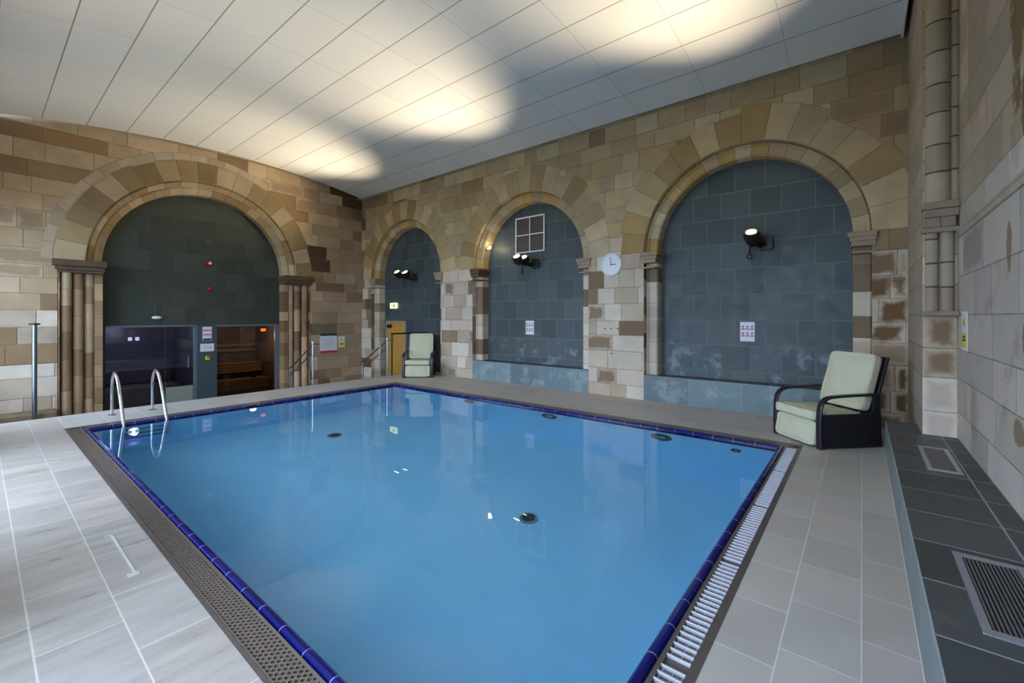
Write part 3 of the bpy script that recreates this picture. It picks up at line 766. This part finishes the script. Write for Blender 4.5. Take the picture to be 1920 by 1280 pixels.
while y < PY1+RI-.1:
    g = MB(); ys0 = y
    for k in range(22):
        if y > PY1+RI-.03: break
        g.box((x0+.018, y, -.018), (x1-.022, y+.011, .0005), .003); y += .046
    for x in (x0+.03, (x0+x1)/2, x1-.034): g.box((x, ys0, -.0175), (x+.003, y-.035, -.013))
    y += .03; g.build('grate_panel', M['bars'], pool)
# main drains on the floor and wall inlets
def disc(c, r, axis, mat_ring, mat_in, k=.72):
    Mx = Matrix.Translation(c) @ (Matrix.Identity(4) if axis == 'z' else Matrix.Rotation(PI/2, 4, 'X'))
    g = MB(); g.lathe([(r*k, 0), (r, 0), (r, .012), (r*.97, .02), (r*k, .022), (r*k, 0.001)], Mx); o = g.build('drain_ring' if axis == 'z' else 'inlet_ring', mat_ring, pool, True)
    g = MB(); g.lathe([(.001, .014), (r*k, .014), (r*k, .002), (.001, .002)], Mx); g.build('drain_cover' if axis == 'z' else 'inlet_nozzle', mat_in, o, True)
for (x, y, r) in ((-2.91, 3.90, .105), (-6.95, 3.82, .12)): disc((x, y, DEEP), r, 'z', M['lightring'], M['draindark'])
for (x, z, r) in ((-2.19, -.40, .15), (-4.08, -.36, .15), (-5.96, -.32, .12), (-1.24, -.40, .06)):
    disc((x, PY1, z), r, 'y', M['draindark'], M['lightring'], .5)

# ladder
lad = thing('pool_ladder', 'pair of curved polished steel grab rails at the far left corner of the pool', 'pool ladder', (-9.21, 1.35, 0))
from mathutils.geometry import interpolate_bezier
def curve(pts, n=8):
    """Catmull-Rom through points"""
    P = [Vector(p) for p in pts]; out = []
    for i in range(len(P)-1):
        p0, p1, p2, p3 = P[max(i-1, 0)], P[i], P[i+1], P[min(i+2, len(P)-1)]
        for k in range(n):
            t = k/n; out.append(.5*((2*p1)+(-p0+p2)*t+(2*p0-5*p1+4*p2-p3)*t*t+(-p0+3*p1-3*p2+p3)*t**3))
    return out+[P[-1]]
for y in (0, .5):
    b = MB(); b.tube(curve([(0, y, 0), (0, y, .2), (.0, y, .42), (.07, y, .60), (.22, y, .685), (.40, y, .62), (.58, y, .44), (.73, y, .2), (.82, y, .06), (.88, y, -.06), (.90, y, -.4), (.90, y, -.95)]), .021, 14)
    r_ = b.build('rail', M['chrome'], lad, True)
    b = MB(); b.lathe([(.0, .0), (.05, 0), (.05, .006), (.04, .014), (.022, .022), (.022, 0.001)], Matrix.Translation((0, y, 0))); b.build('floor_flange', M['steel'], r_, True)
for z in (-.35, -.6, -.85):
    b = MB(); b.box((.87, -.01, z-.012), (.95, .51, z+.012), .006); b.build('tread', M['steel'], lad)

# ---------------------------------------------------------------- slate benches and vents
def bench(c, k):
    T = Tiles(); r = random.Random(40+k); x0, x1 = c-R1, c+R1; H = .467
    for i in range(8):
        a = x0+(x1-x0)*i/8; w = (x1-x0)/8
        T.rect3((a, YB-.004, 0), (1, 0, 0), (0, 0, 1), w, H, jit(r, r.choice([(104, 122, 128), (112, 130, 134), (96, 112, 118)]), .08))
        T.rect3((a, YB-.004, H), (1, 0, 0), (0, 1, 0), w, YS-YB, jit(r, (66, 70, 72), .06))
    return T
for k in (1, 2):
    o = bench(ARCH[k], k).build('slate_bench', M['slate_scale'])
    tag(o, ['', 'low slate tiled ledge bench in the arch with the white grille', 'low slate tiled ledge bench in the arch behind the nearest recliner'][k], 'bench', 'slate ledges in the arches')
BH = .356; BE = 6.62
T = Tiles(); r = random.Random(77); ys = [YF+.0] + [1.35+.46*i-.46*3 for i in range(0, 14)] + [BE]
ys = sorted(y for y in ys if YF <= y <= BE)
for a, b_ in zip(ys, ys[1:]):
    x1 = XR if a < PY-.1 else XP-.002
    T.rect3((.21, b_, 0), (0, -1, 0), (0, 0, 1), b_-a, BH, jit(r, (116, 126, 126), .05))
    T.rect3((.21, a, BH), (1, 0, 0), (0, 1, 0), min(.41, x1-.21), b_-a, jit(r, r.choice([(70, 74, 76), (78, 82, 84), (64, 68, 71)]), .07))
    if x1 > .63: T.rect3((.62, a, BH), (1, 0, 0), (0, 1, 0), x1-.62, b_-a, jit(r, (68, 72, 76), .05))
T.rect3((.21, BE, 0), (1, 0, 0), (0, 0, 1), .3, BH, jit(r, (70, 78, 80)))
tag(T.build('slate_bench', M['slate_top']), 'long dark slate bench along the right wall with two vents in its top', 'bench')
for i, (y0, y1, x0, x1, lab) in enumerate(((2.38, 3.12, .355, .60, 'nearest of two metal floor vents in the long slate bench with open slats'), (4.68, 5.48, .40, .60, 'farther metal vent in the long slate bench close to the recliner'))):
    t = thing('air_vent', lab, 'vent', ((x0+x1)/2, (y0+y1)/2, BH), 0, 'vents in the long slate bench'); w, l = (x1-x0)/2, (y1-y0)/2
    b = MB(); b.box((-w, -l, 0), (-w+.03, l, .008), .002); b.box((w-.03, -l, 0), (w, l, .008), .002); b.box((-w+.03, -l, 0), (w-.03, -l+.045, .008), .002); b.box((-w+.03, l-.045, 0), (w-.03, l, .008), .002)
    b.build('frame', M['ventmetal'], t)
    b = MB(); b.box((-w+.03, -l+.045, .0005), (w-.03, l-.045, .002)); b.build('backing', M['dark'], t)
    b = MB(); n = 13
    for q in range(n):
        x = -w+.03+(2*w-.06)*(q+.5)/n; b.box((x-.0035, -l+.045, .002), (x+.0035, l-.045, .007))
    b.build('slats', M['ventslat'], t)

# ---------------------------------------------------------------- recliners
def make_recliner(name, label, loc, rz, group=None):
    t = thing(name, label, 'chair', loc, rz, group)
    W = .39
    def arcpts(): 
        return curve([(0, -.40, .0), (0, -.405, .2), (0, -.40, .42), (0, -.375, .53), (0, -.30, .595), (0, -.15, .615), (0, .1, .625), (0, .30, .63)], 5)
    for s in (-1, 1):
        x = s*(W-.035)
        b = MB(); b.tube([(x, p[1], p[2]) for p in arcpts()], 0, flat=(.07, .028, (1, 0, 0))); b.build('armrest', M['arm'], t, True)
        b = MB()
        P = [(-.39, .015), (.40, .015), (.38, .40), (.37, .62), (.30, .63), (.29, .43), (.24, .405), (-.39, .40)]
        b.ring_sweep([[(x-.016, y, z) for y, z in P], [(x+.016, y, z) for y, z in P]]); sp = b.build('side_panel', M['wicker'], t)
    b = MB(); b.box((-W+.03, .36, .02), (W-.03, .385, .6), .006); b.build('rear_panel', M['wicker'], t)
    b = MB(); b.box((-W+.05, -.36, .015), (W-.05, .36, .05)); b.box((-W+.05, -.34, .2), (W-.05, .36, .27)); b.build('base_frame', M['black'], t)
    tl = math.radians(-16)
    R = Matrix.Translation((0, .26, .36)) @ Matrix.Rotation(tl, 4, 'X')
    b = MB(); b.box((-.34, .04, -.02), (.34, .075, .75), .012, R); b.build('back_frame', M['wicker'], t)
    b = MB(); b.cushion((.64, .70, .15), R @ Matrix.Translation((0, -.045, .40)) @ Matrix.Rotation(PI/2, 4, 'X') @ Matrix.Rotation(0, 4, 'Z'), e=13); 
    b.build('back_cushion', M['cushion'], t, True, False)
    b = MB(); b.cushion((.64, .66, .15), Matrix.Translation((0, -.13, .37)) @ Matrix.Rotation(math.radians(-3), 4, 'X'), e=14); b.build('seat_cushion', M['cushion'], t, True, False)
    b = MB(); b.cushion((.63, .29, .15), Matrix.Translation((0, -.375, .165)) @ Matrix.Rotation(math.radians(82), 4, 'X'), e=10); b.build('leg_rest_cushion', M['cushion'], t, True, False)
    return t
make_recliner('recliner_chair', 'black woven recliner with cream cushions at the near right corner of the pool', (-.355, 6.735, 0), math.radians(-45), 'poolside recliners')
make_recliner('recliner_chair', 'black woven recliner with cream cushions in the doorway arch at the far corner', (-9.10, 7.38, 0), math.radians(43), 'poolside recliners')

# ---------------------------------------------------------------- handrails at the steps
def handrail(name, label, y, two, group='handrails beside the steps'):
    t = thing(name, label, 'handrail', (-9.78, y, 0), 0, group)
    b = MB(); b.cyl((0, 0, LOW+.0), (0, 0, .96), .02, n=14); b.lathe([(.0, .95), (.035, .955), (.035, .985), (.0, .99)], n=16); b.build('post', M['chrome'], t, True)
    b = MB(); b.cyl((-1.15, 0, LOW), (-1.15, 0, .28), .018, n=14); b.build('post', M['steel'], t, True)
    b = MB(); b.tube(curve([(.28, 0, .93), (.1, 0, .94), (-.05, 0, .9), (-.55, 0, .62), (-1.05, 0, .34), (-1.3, 0, .27)], 6), .017, 12); b.build('rail', M['steel'], t, True)
    b = MB(); b.tube(curve([(0, 0, .74), (-.3, 0, .58), (-.85, 0, .27), (-1.15, 0, .12)], 6), .014, 12); b.build('rail', M['steel'], t, True)
    return t
handrail('step_handrail', 'steel stair handrail beside the moulded shafts of the sauna arch', 4.85, True)
t = handrail('step_handrail', 'steel stair handrail next to the wooden door at the corner', 6.85, True)
b = MB(); b.cyl((0, -.22, LOW), (0, -.22, .9), .018, n=14); b.build('post', M['steel'], t, True)
t = thing('guard_rail', 'black horizontal guard rail behind the farther recliner', 'railing', (-9.76, 6.95, 0))
b = MB(); b.tube([(0, 0, 1.1), (0, 1.24, 1.1)], .02, 12); b.build('rail', M['black'], t, True)
for y in (.03,): b = MB(); b.cyl((0, y, LOW), (0, y, 1.1), .02, n=12); b.build('post', M['black'], t, True)
t = thing('metal_pole', 'slim steel pole with a flat cap in front of the left wall', 'pole', (-12.05, .69, LOW+.0))
b = MB(); b.cyl((0, 0, 0), (0, 0, 2.05), .035, n=18); b.build('shaft', M['steel'], t, True)
b = MB(); b.lathe([(.0, 2.05), (.075, 2.05), (.075, 2.08), (0, 2.085)]); b.build('cap', M['black'], t, True)

# ---------------------------------------------------------------- spotlights on the slate
def projector(label, x, z, yaw):
    t = thing('twin_uplighter', label, 'lamp', (x, YS, z), 0, 'black twin uplighters on the slate')
    b = MB(); b.box((.10, -.05, -.12), (.30, 0, .10), .012); b.build('wall_plate', M['black'], t)
    b = MB(); b.tube(curve([(.18, -.04, -.02), (.1, -.16, -.02), (0.02, -.32, .0)], 5), .035, 12); b.tube([(.06, -.46, -.02), (.12, -.08, -.06)], .03, 10); b.build('arm', M['black'], t, True)
    b = MB(); b.tube([(-.0, -.26, -.02), (-.01, -.26, -.2)], .02, 10)
    b.tube([(-.01+.035*math.cos(a), -.26, -.235+.035*math.sin(a)) for a in [2*PI*i/16 for i in range(17)]], .011, 8); b.build('lock_ring', M['black'], t, True)
    for (dx, dy, dz) in ((0.02, -.20, .06), (.065, -.52, .04)):
        R = Matrix.Translation((dx, dy, dz)) @ Matrix.Rotation(math.radians(37), 4, 'X') @ Matrix.Rotation(math.radians(4), 4, 'Y')
        b = MB(); b.lathe([(.0, -.12), (.055, -.12), (.09, -.07), (.11, .0), (.115, .09), (.106, .095), (.10, .07), (.0, .068)], R, 24); h = b.build('lamp_head', M['black'], t, True)
        b = MB(); b.lathe([(.0, .085), (.075, .088), (.075, .094), (.0, .104)], R, 24); b.build('lens', M['lens'], h, True)
    return t
projector('black twin uplighter mounted on slate above the nearest recliner', -1.42, 2.77, 0)
projector('black twin uplighter just below the white framed grille', -6.10, 2.80, 0)
projector('black twin uplighter above the wooden door at the corner', -10.50, 2.74, 0)
t = thing('arch_lamp', 'small bright bare lamp on the left curve of the middle arch', 'lamp', (-7.22, 7.98, 3.24))
b = MB(); b.lathe([(0, 0), (.035, 0), (.035, .02), (.02, .04), (0, .04)], Matrix.Rotation(math.radians(70), 4, 'Y')); b.build('base', M['white'], t, True)
b = MB(); b.lathe([(.0, 0.04), (.02, .045), (.032, .07), (.025, .095), (.0, .105)], Matrix.Rotation(math.radians(70), 4, 'Y')); b.build('bulb', M['bulb'], t, True)

# ---------------------------------------------------------------- fittings and signs on the back wall
t = thing('wall_clock', 'round white wall clock showing three on the stone between two arches', 'clock', (-3.82, YB, 2.575))
RX = Matrix.Rotation(PI/2, 4, 'X')
b = MB(); b.lathe([(.19, 0), (.225, 0), (.225, .03), (.212, .045), (.195, .04), (.19, .025)], RX, 40); b.build('rim', M['white'], t, True)
b = MB(); b.lathe([(0, .0), (.195, 0), (.195, .02), (0, .02)], RX, 40); b.build('face', M['clockface'], t, True)
for k in range(12):
    b = MB()
    a = PI*k/6; l = .02 if k % 3 else .035
    b.box((-.004, -.024, .165-l/2), (.004, -.021, .165+l/2), 0, Matrix.Rotation(a, 4, 'Y'))
    b.build('hour_mark', M['greyink'], t)
def hand(ang, l, w):
    b = MB(); b.box((-w, -.03, -.02), (w, -.025, l), 0, Matrix.Rotation(math.radians(ang), 4, 'Y')); b.build('hand', M['ink'], t)
hand(90, .10, .007); hand(-8, .15, .005)
t = thing('white_grille', 'white square four pane grille high on the middle slate panel', 'vent', (-6.07, YS, 3.49))
b = MB(); b.box((-.4, -.008, -.4), (.4, -.001, .4)); b.build('mesh_panel', M['duct'], t)
b = MB()
for x in (-.425, .395): b.box((x, -.035, -.425), (x+.03, -.001, .425), .004)
for z in (-.425, .395): b.box((-.425, -.034, z), (.425, -.001, z+.03), .004)
b.box((-.01, -.03, -.4), (.01, -.001, .4)); b.box((-.4, -.03, -.01), (.4, -.001, .01)); b.build('frame', M['white'], t)
def pool_sign(label, x, w):
    t = thing('pool_rules_sign', label, 'sign', (x, YS, 1.30), 0, 'pool rules signs')
    b = MB(); b.box((-w, -.008, -.165), (w, 0, .165), .003); b.build('board', M['paper'], t)
    for z in (.045, -.07):
        for i in range(3):
            xx = (i-1)*w*.62
            b = MB(); b.box((xx-w*.24, -.011, z-.012), (xx+w*.24, -.0085, z+.012)); b.build('red_band', M['pink'], t)
            b = MB(); b.box((xx-w*.12, -.011, z+.03), (xx+w*.12, -.0085, z+.045)); b.box((xx-w*.05, -.011, z+.045), (xx+w*.16, -.0085, z+.055)); b.build('pictogram', M['ink'], t)
pool_sign('white sign with red bands under the uplighter on the right slate panel', -1.505, .11)
pool_sign('white sign with red bands under the grille on the middle slate panel', -6.08, .12)
t = thing('exit_sign', 'small lit exit sign above the wooden door', 'sign', (-11.33, YS, 1.90))
b = MB(); b.box((-.16, -.06, -.085), (.16, 0, .085), .008); b.build('light_box', M['exit'], t)
b = MB(); b.box((-.05, -.064, -.05), (-.02, -.0605, .02)); b.box((-.06, -.064, .0), (.0, -.0605, .012)); b.box((-.045, -.064, .025), (-.025, -.0605, .045)); b.box((.03, -.064, -.06), (.09, -.0605, .05)); b.build('pictogram', M['green'], t)
t = bpy.data.objects.new('door_1', None); COL.objects.link(t); t.location = (-11.22, YS, LOW); t['kind'] = 'structure'
b = MB(); b.box((-.43, -.035, 0), (.43, -.002, 2.02), .004); b.build('leaf', M['pine'], t)
b = MB(); b.box((-.5, -.05, 0), (-.43, -.001, 2.07), .004); b.box((.43, -.05, 0), (.5, -.001, 2.07), .004); b.box((-.43, -.05, 2.02), (.43, -.001, 2.08), .004); b.build('door_frame', M['doorframe'], t)
b = MB(); b.box((-.4, -.085, 1.86), (-.2, -.036, 1.96), .006); b.tube([(-.3, -.09, 1.95), (-.1, -.13, 1.97)], .01, 8); b.build('door_closer', M['black'], t)
b = MB(); b.tube([(.36, -.07, 1.0), (.26, -.07, 1.0)], .011, 8); b.cyl((.36, -.036, 1.0), (.36, -.08, 1.0), .012, n=10); b.build('handle', M['steel'], t)
# masonry fixings and drilled marks
for i, (x, z, lab) in enumerate(((-3.96, 1.32, 'leftmost of three small bolt heads in a row below the clock'), (-3.83, 1.32, 'middle of three small bolt heads in a row below the clock'), (-3.69, 1.32, 'rightmost of three small bolt heads in a row below the clock'), (-3.82, .83, 'single small bolt head low on the pier below the clock'))):
    b = MB(); b.lathe([(0, 0), (.014, 0), (.014, .008), (0, .01)], Matrix.Translation((x, YB, z)) @ RX, 12); tag(b.build('wall_bolt', M['black'], smooth=True), lab, 'bolt', 'bolt heads below the clock')

# ---------------------------------------------------------------- fittings and signs on the left wall
RYm = Matrix.Rotation(PI/2, 4, 'Y')
def ondisc(name, label, cat, y, z, parts):
    t = thing(name, label, cat, (XS, y, z))
    for nm, prof_, mt in parts:
        b = MB(); b.lathe(prof_, RYm, 24); b.build(nm, mt, t, True)
ondisc('smoke_detector', 'dark round detector near the top of the sauna arch slate', 'detector', 3.74, 3.44, [('base', [(0, 0), (.09, 0), (.09, .03), (0, .03)], M['panel']), ('dome', [(.06, .03), (.06, .045), (.035, .06), (0, .062)], M['duct'])])
ondisc('alarm_sounder', 'red round fire alarm with white centre, upper of two on the slate', 'alarm', 3.76, 2.92, [('base', [(0, 0), (.075, 0), (.075, .05), (.06, .08), (0, .08)], M['redplastic']), ('strobe', [(.035, .08), (.035, .1), (.02, .115), (0, .117)], M['white'])])
ondisc('alarm_beacon', 'small red fire beacon, lower of two on the slate', 'alarm', 3.76, 2.27, [('base', [(0, 0), (.06, 0), (.06, .03), (0, .03)], M['redplastic']), ('dome', [(.045, .03), (.05, .05), (.04, .075), (0, .085)], M['redplastic'])])
t = thing('wall_light', 'white dome light on a bracket above the steam room glass', 'lamp', (XS, 2.68, 1.55))
b = MB(); b.lathe([(0, .0), (.07, .01), (.1, .04), (.09, .07), (0, .085)], Matrix.Translation((.12, 0, -.06)), 24); b.build('dome', M['white'], t, True)
b = MB(); b.tube([(0, 0, .0), (.12, 0, .02)], .016, 8); b.cyl((0, .0, -.03), (.012, .0, -.03), .045, n=14); b.build('bracket', M['black'], t, True)
b = MB(); b.tube([(0.006, 0, .02), (.006, 0, .26)], .006, 6); b.build('cable', M['panel'], t, True)
t = thing('rules_poster', 'white notice with six red bands at the top of the grey post', 'sign', (XS+.03, 3.71, 1.12))
b = MB(); b.box((0, -.1, -.18), (.008, .1, .18), .002); b.build('board', M['paper'], t)
for z in (.09, -.02):
    for y in (-.06, 0, .06): b = MB(); b.box((.0082, y-.024, z-.02), (.010, y+.024, z+.015)); b.build('red_band', M['pink'], t)
b = MB(); b.box((.0082, -.09, -.17), (.010, .09, -.12)); b.build('dark_footer', M['ink'], t)
t = thing('notice_plate', 'plain white rectangular notice on the grey post beneath the red banded one', 'sign', (XS+.03, 3.71, .77))
b = MB(); b.box((0, -.15, -.1), (.008, .15, .1), .002); b.build('board', M['paper'], t)
b = MB(); b.box((.0082, -.1, -.01), (.010, .1, .002)); b.box((.0082, -.08, .02), (.010, .08, .03)); b.build('text_lines', M['greyink'], t)
t = thing('emergency_switch', 'yellow and red emergency switch below the notices on the grey post', 'switch', (XS+.03, 3.72, .5))
b = MB(); b.box((0, -.05, -.05), (.03, .05, .05), .006); b.build('box', M['yellow'], t)
b = MB(); b.lathe([(0, .03), (.02, .03), (.03, .05), (0, .058)], Matrix.Translation((0, 0, .02)) @ RYm, 16); b.build('button', M['redplastic'], t, True)
t = thing('wall_poster', 'white poster with black header and red footer on the left wall', 'sign', (XL, 6.72, .76))
b = MB(); b.box((0, -.27, -.29), (.012, .27, .29), .003); b.build('board', M['paper'], t)
b = MB(); b.box((.0122, -.27, .22), (.016, .27, .29)); b.build('black_header', M['ink'], t)
b = MB(); b.box((.0122, -.27, -.29), (.016, .27, -.23)); b.build('red_footer', M['red'], t)
b = MB()
for i, (w) in enumerate((.16, .12, .18, .14, .1)): b.box((.0122, -w, .1-i*.05), (.0145, w, .108-i*.05))
b.build('text_lines', M['greyink'], t)
def warn(name, label, loc, rz, w, h):
    t = thing(name, label, 'sign', loc, rz)
    b = MB(); b.box((-w, -.006, -h), (w, 0, h), .002); b.build('board', M['paper'], t)
    b = MB(); v = [(-w*.5, -.0085, h*.2), (w*.5, -.0085, h*.2), (0, -.0085, h*.85)]
    b.ring_sweep([v, [(x, -.0062, z) for x, y, z in v]]); tr = b.build('warning_triangle', M['yellow'], t)
    b = MB(); b.box((-.008, -.011, h*.32), (.008, -.0086, h*.6)); b.build('exclamation_mark', M['ink'], tr)
    b = MB(); b.box((-w*.8, -.0085, -h*.85), (w*.8, -.0062, -h*.1)); yb_ = b.build('yellow_panel', M['yellow'], t)
    b = MB(); b.box((-w*.6, -.011, -h*.5), (w*.6, -.0086, -h*.42)); b.box((-w*.5, -.011, -h*.35), (w*.5, -.0086, -h*.27)); b.build('text_lines', M['ink'], yb_)
warn('warning_sign', 'small yellow and white warning sign beside the poster on the left wall', (XL, 7.14, .78), PI/2, .11, .17)
warn('warning_sign', 'narrow yellow and white warning sign on the right wall near the pier', (XR, 5.72, 1.42), -PI/2, .13, .18)

# ---------------------------------------------------------------- light
w = bpy.data.worlds.new('sky'); scene.world = w; w.use_nodes = True
bg = w.node_tree.nodes['Background']; bg.inputs[0].default_value = (.61, .77, 1.0, 1); bg.inputs[1].default_value = 10.5
def light(name, kind, loc, energy, col, rot=(0, 0, 0), **kw):
    l = bpy.data.lights.new(name, kind); l.energy = energy; l.color = col
    for k, v in kw.items(): setattr(l, k, v)
    o = bpy.data.objects.new(name, l); COL.objects.link(o); o.location = loc; o.rotation_euler = rot; return o
for i, (c, r) in enumerate(WIN):
    p = light('window_portal', 'AREA', (c, YF-.36, 2.1), 1, (1, 1, 1), (PI/2, 0, 0), shape='RECTANGLE', size=2*r, size_y=4.0)
    p.rotation_euler = (-PI/2, 0, 0); p.data.cycles.is_portal = True
WARM = (1.0, .82, .56)
for (x, z) in ((-1.42, 2.77), (-6.10, 2.80), (-10.50, 2.74)):
    for (dx, dy, dz, e, sx, sy, sz, cone) in ((.0, -.36, .2, 600, -.1, -1.05, 1.0, 62), (.10, -.68, .2, 480, -.5, -1.6, 1.0, 78)):
        o = light('uplighter_beam', 'SPOT', (x+dx, YS+dy, z+dz), e, WARM, spot_size=math.radians(cone), spot_blend=.9, shadow_soft_size=.1)
        o.rotation_euler = Vector((sx, sy, sz)).to_track_quat('-Z', 'Y').to_euler()
for x in (-6.0,):
    o = light('front_ceiling_fill', 'SPOT', (x, YF+.3, 2.9), 100, WARM, spot_size=math.radians(95), spot_blend=.9, shadow_soft_size=.1)  # unseen warm beam added to brighten the left ceiling, no lamp fitting
    o.rotation_euler = Vector((-.35, .75, 1.0)).to_track_quat('-Z', 'Y').to_euler()
light('arch_lamp_glow', 'POINT', (-7.02, 7.85, 3.23), 4, WARM, shadow_soft_size=.04)
light('sauna_glow', 'POINT', (-13.6, 5.0, 1.0), 20, (1, .86, .74), shadow_soft_size=.08)
light('steam_glow', 'POINT', (-13.7, 2.4, 1.15), 16, (.72, .7, 1), shadow_soft_size=.1)

# ---------------------------------------------------------------- camera
cam = bpy.data.cameras.new('camera'); co = bpy.data.objects.new('camera', cam); COL.objects.link(co)
co.location = (0, 0, 1.55); co.rotation_euler = (PI/2, 0, math.radians(38.93))
cam.sensor_width = 36; cam.lens = 812/1920*36; cam.shift_y = -46/1920; cam.clip_start = .05
scene.camera = co
vs = scene.view_settings; vs.view_transform = 'Standard'; vs.look = 'None'; vs.exposure = 0; vs.gamma = 1; vs.use_curve_mapping = False
scene.cycles.use_denoising = True
scene.cycles.max_bounces = 12; scene.cycles.diffuse_bounces = 6; scene.cycles.transmission_bounces = 8; scene.cycles.glossy_bounces = 5
scene.cycles.sample_clamp_indirect = 6
scene.cycles.blur_glossy = .5
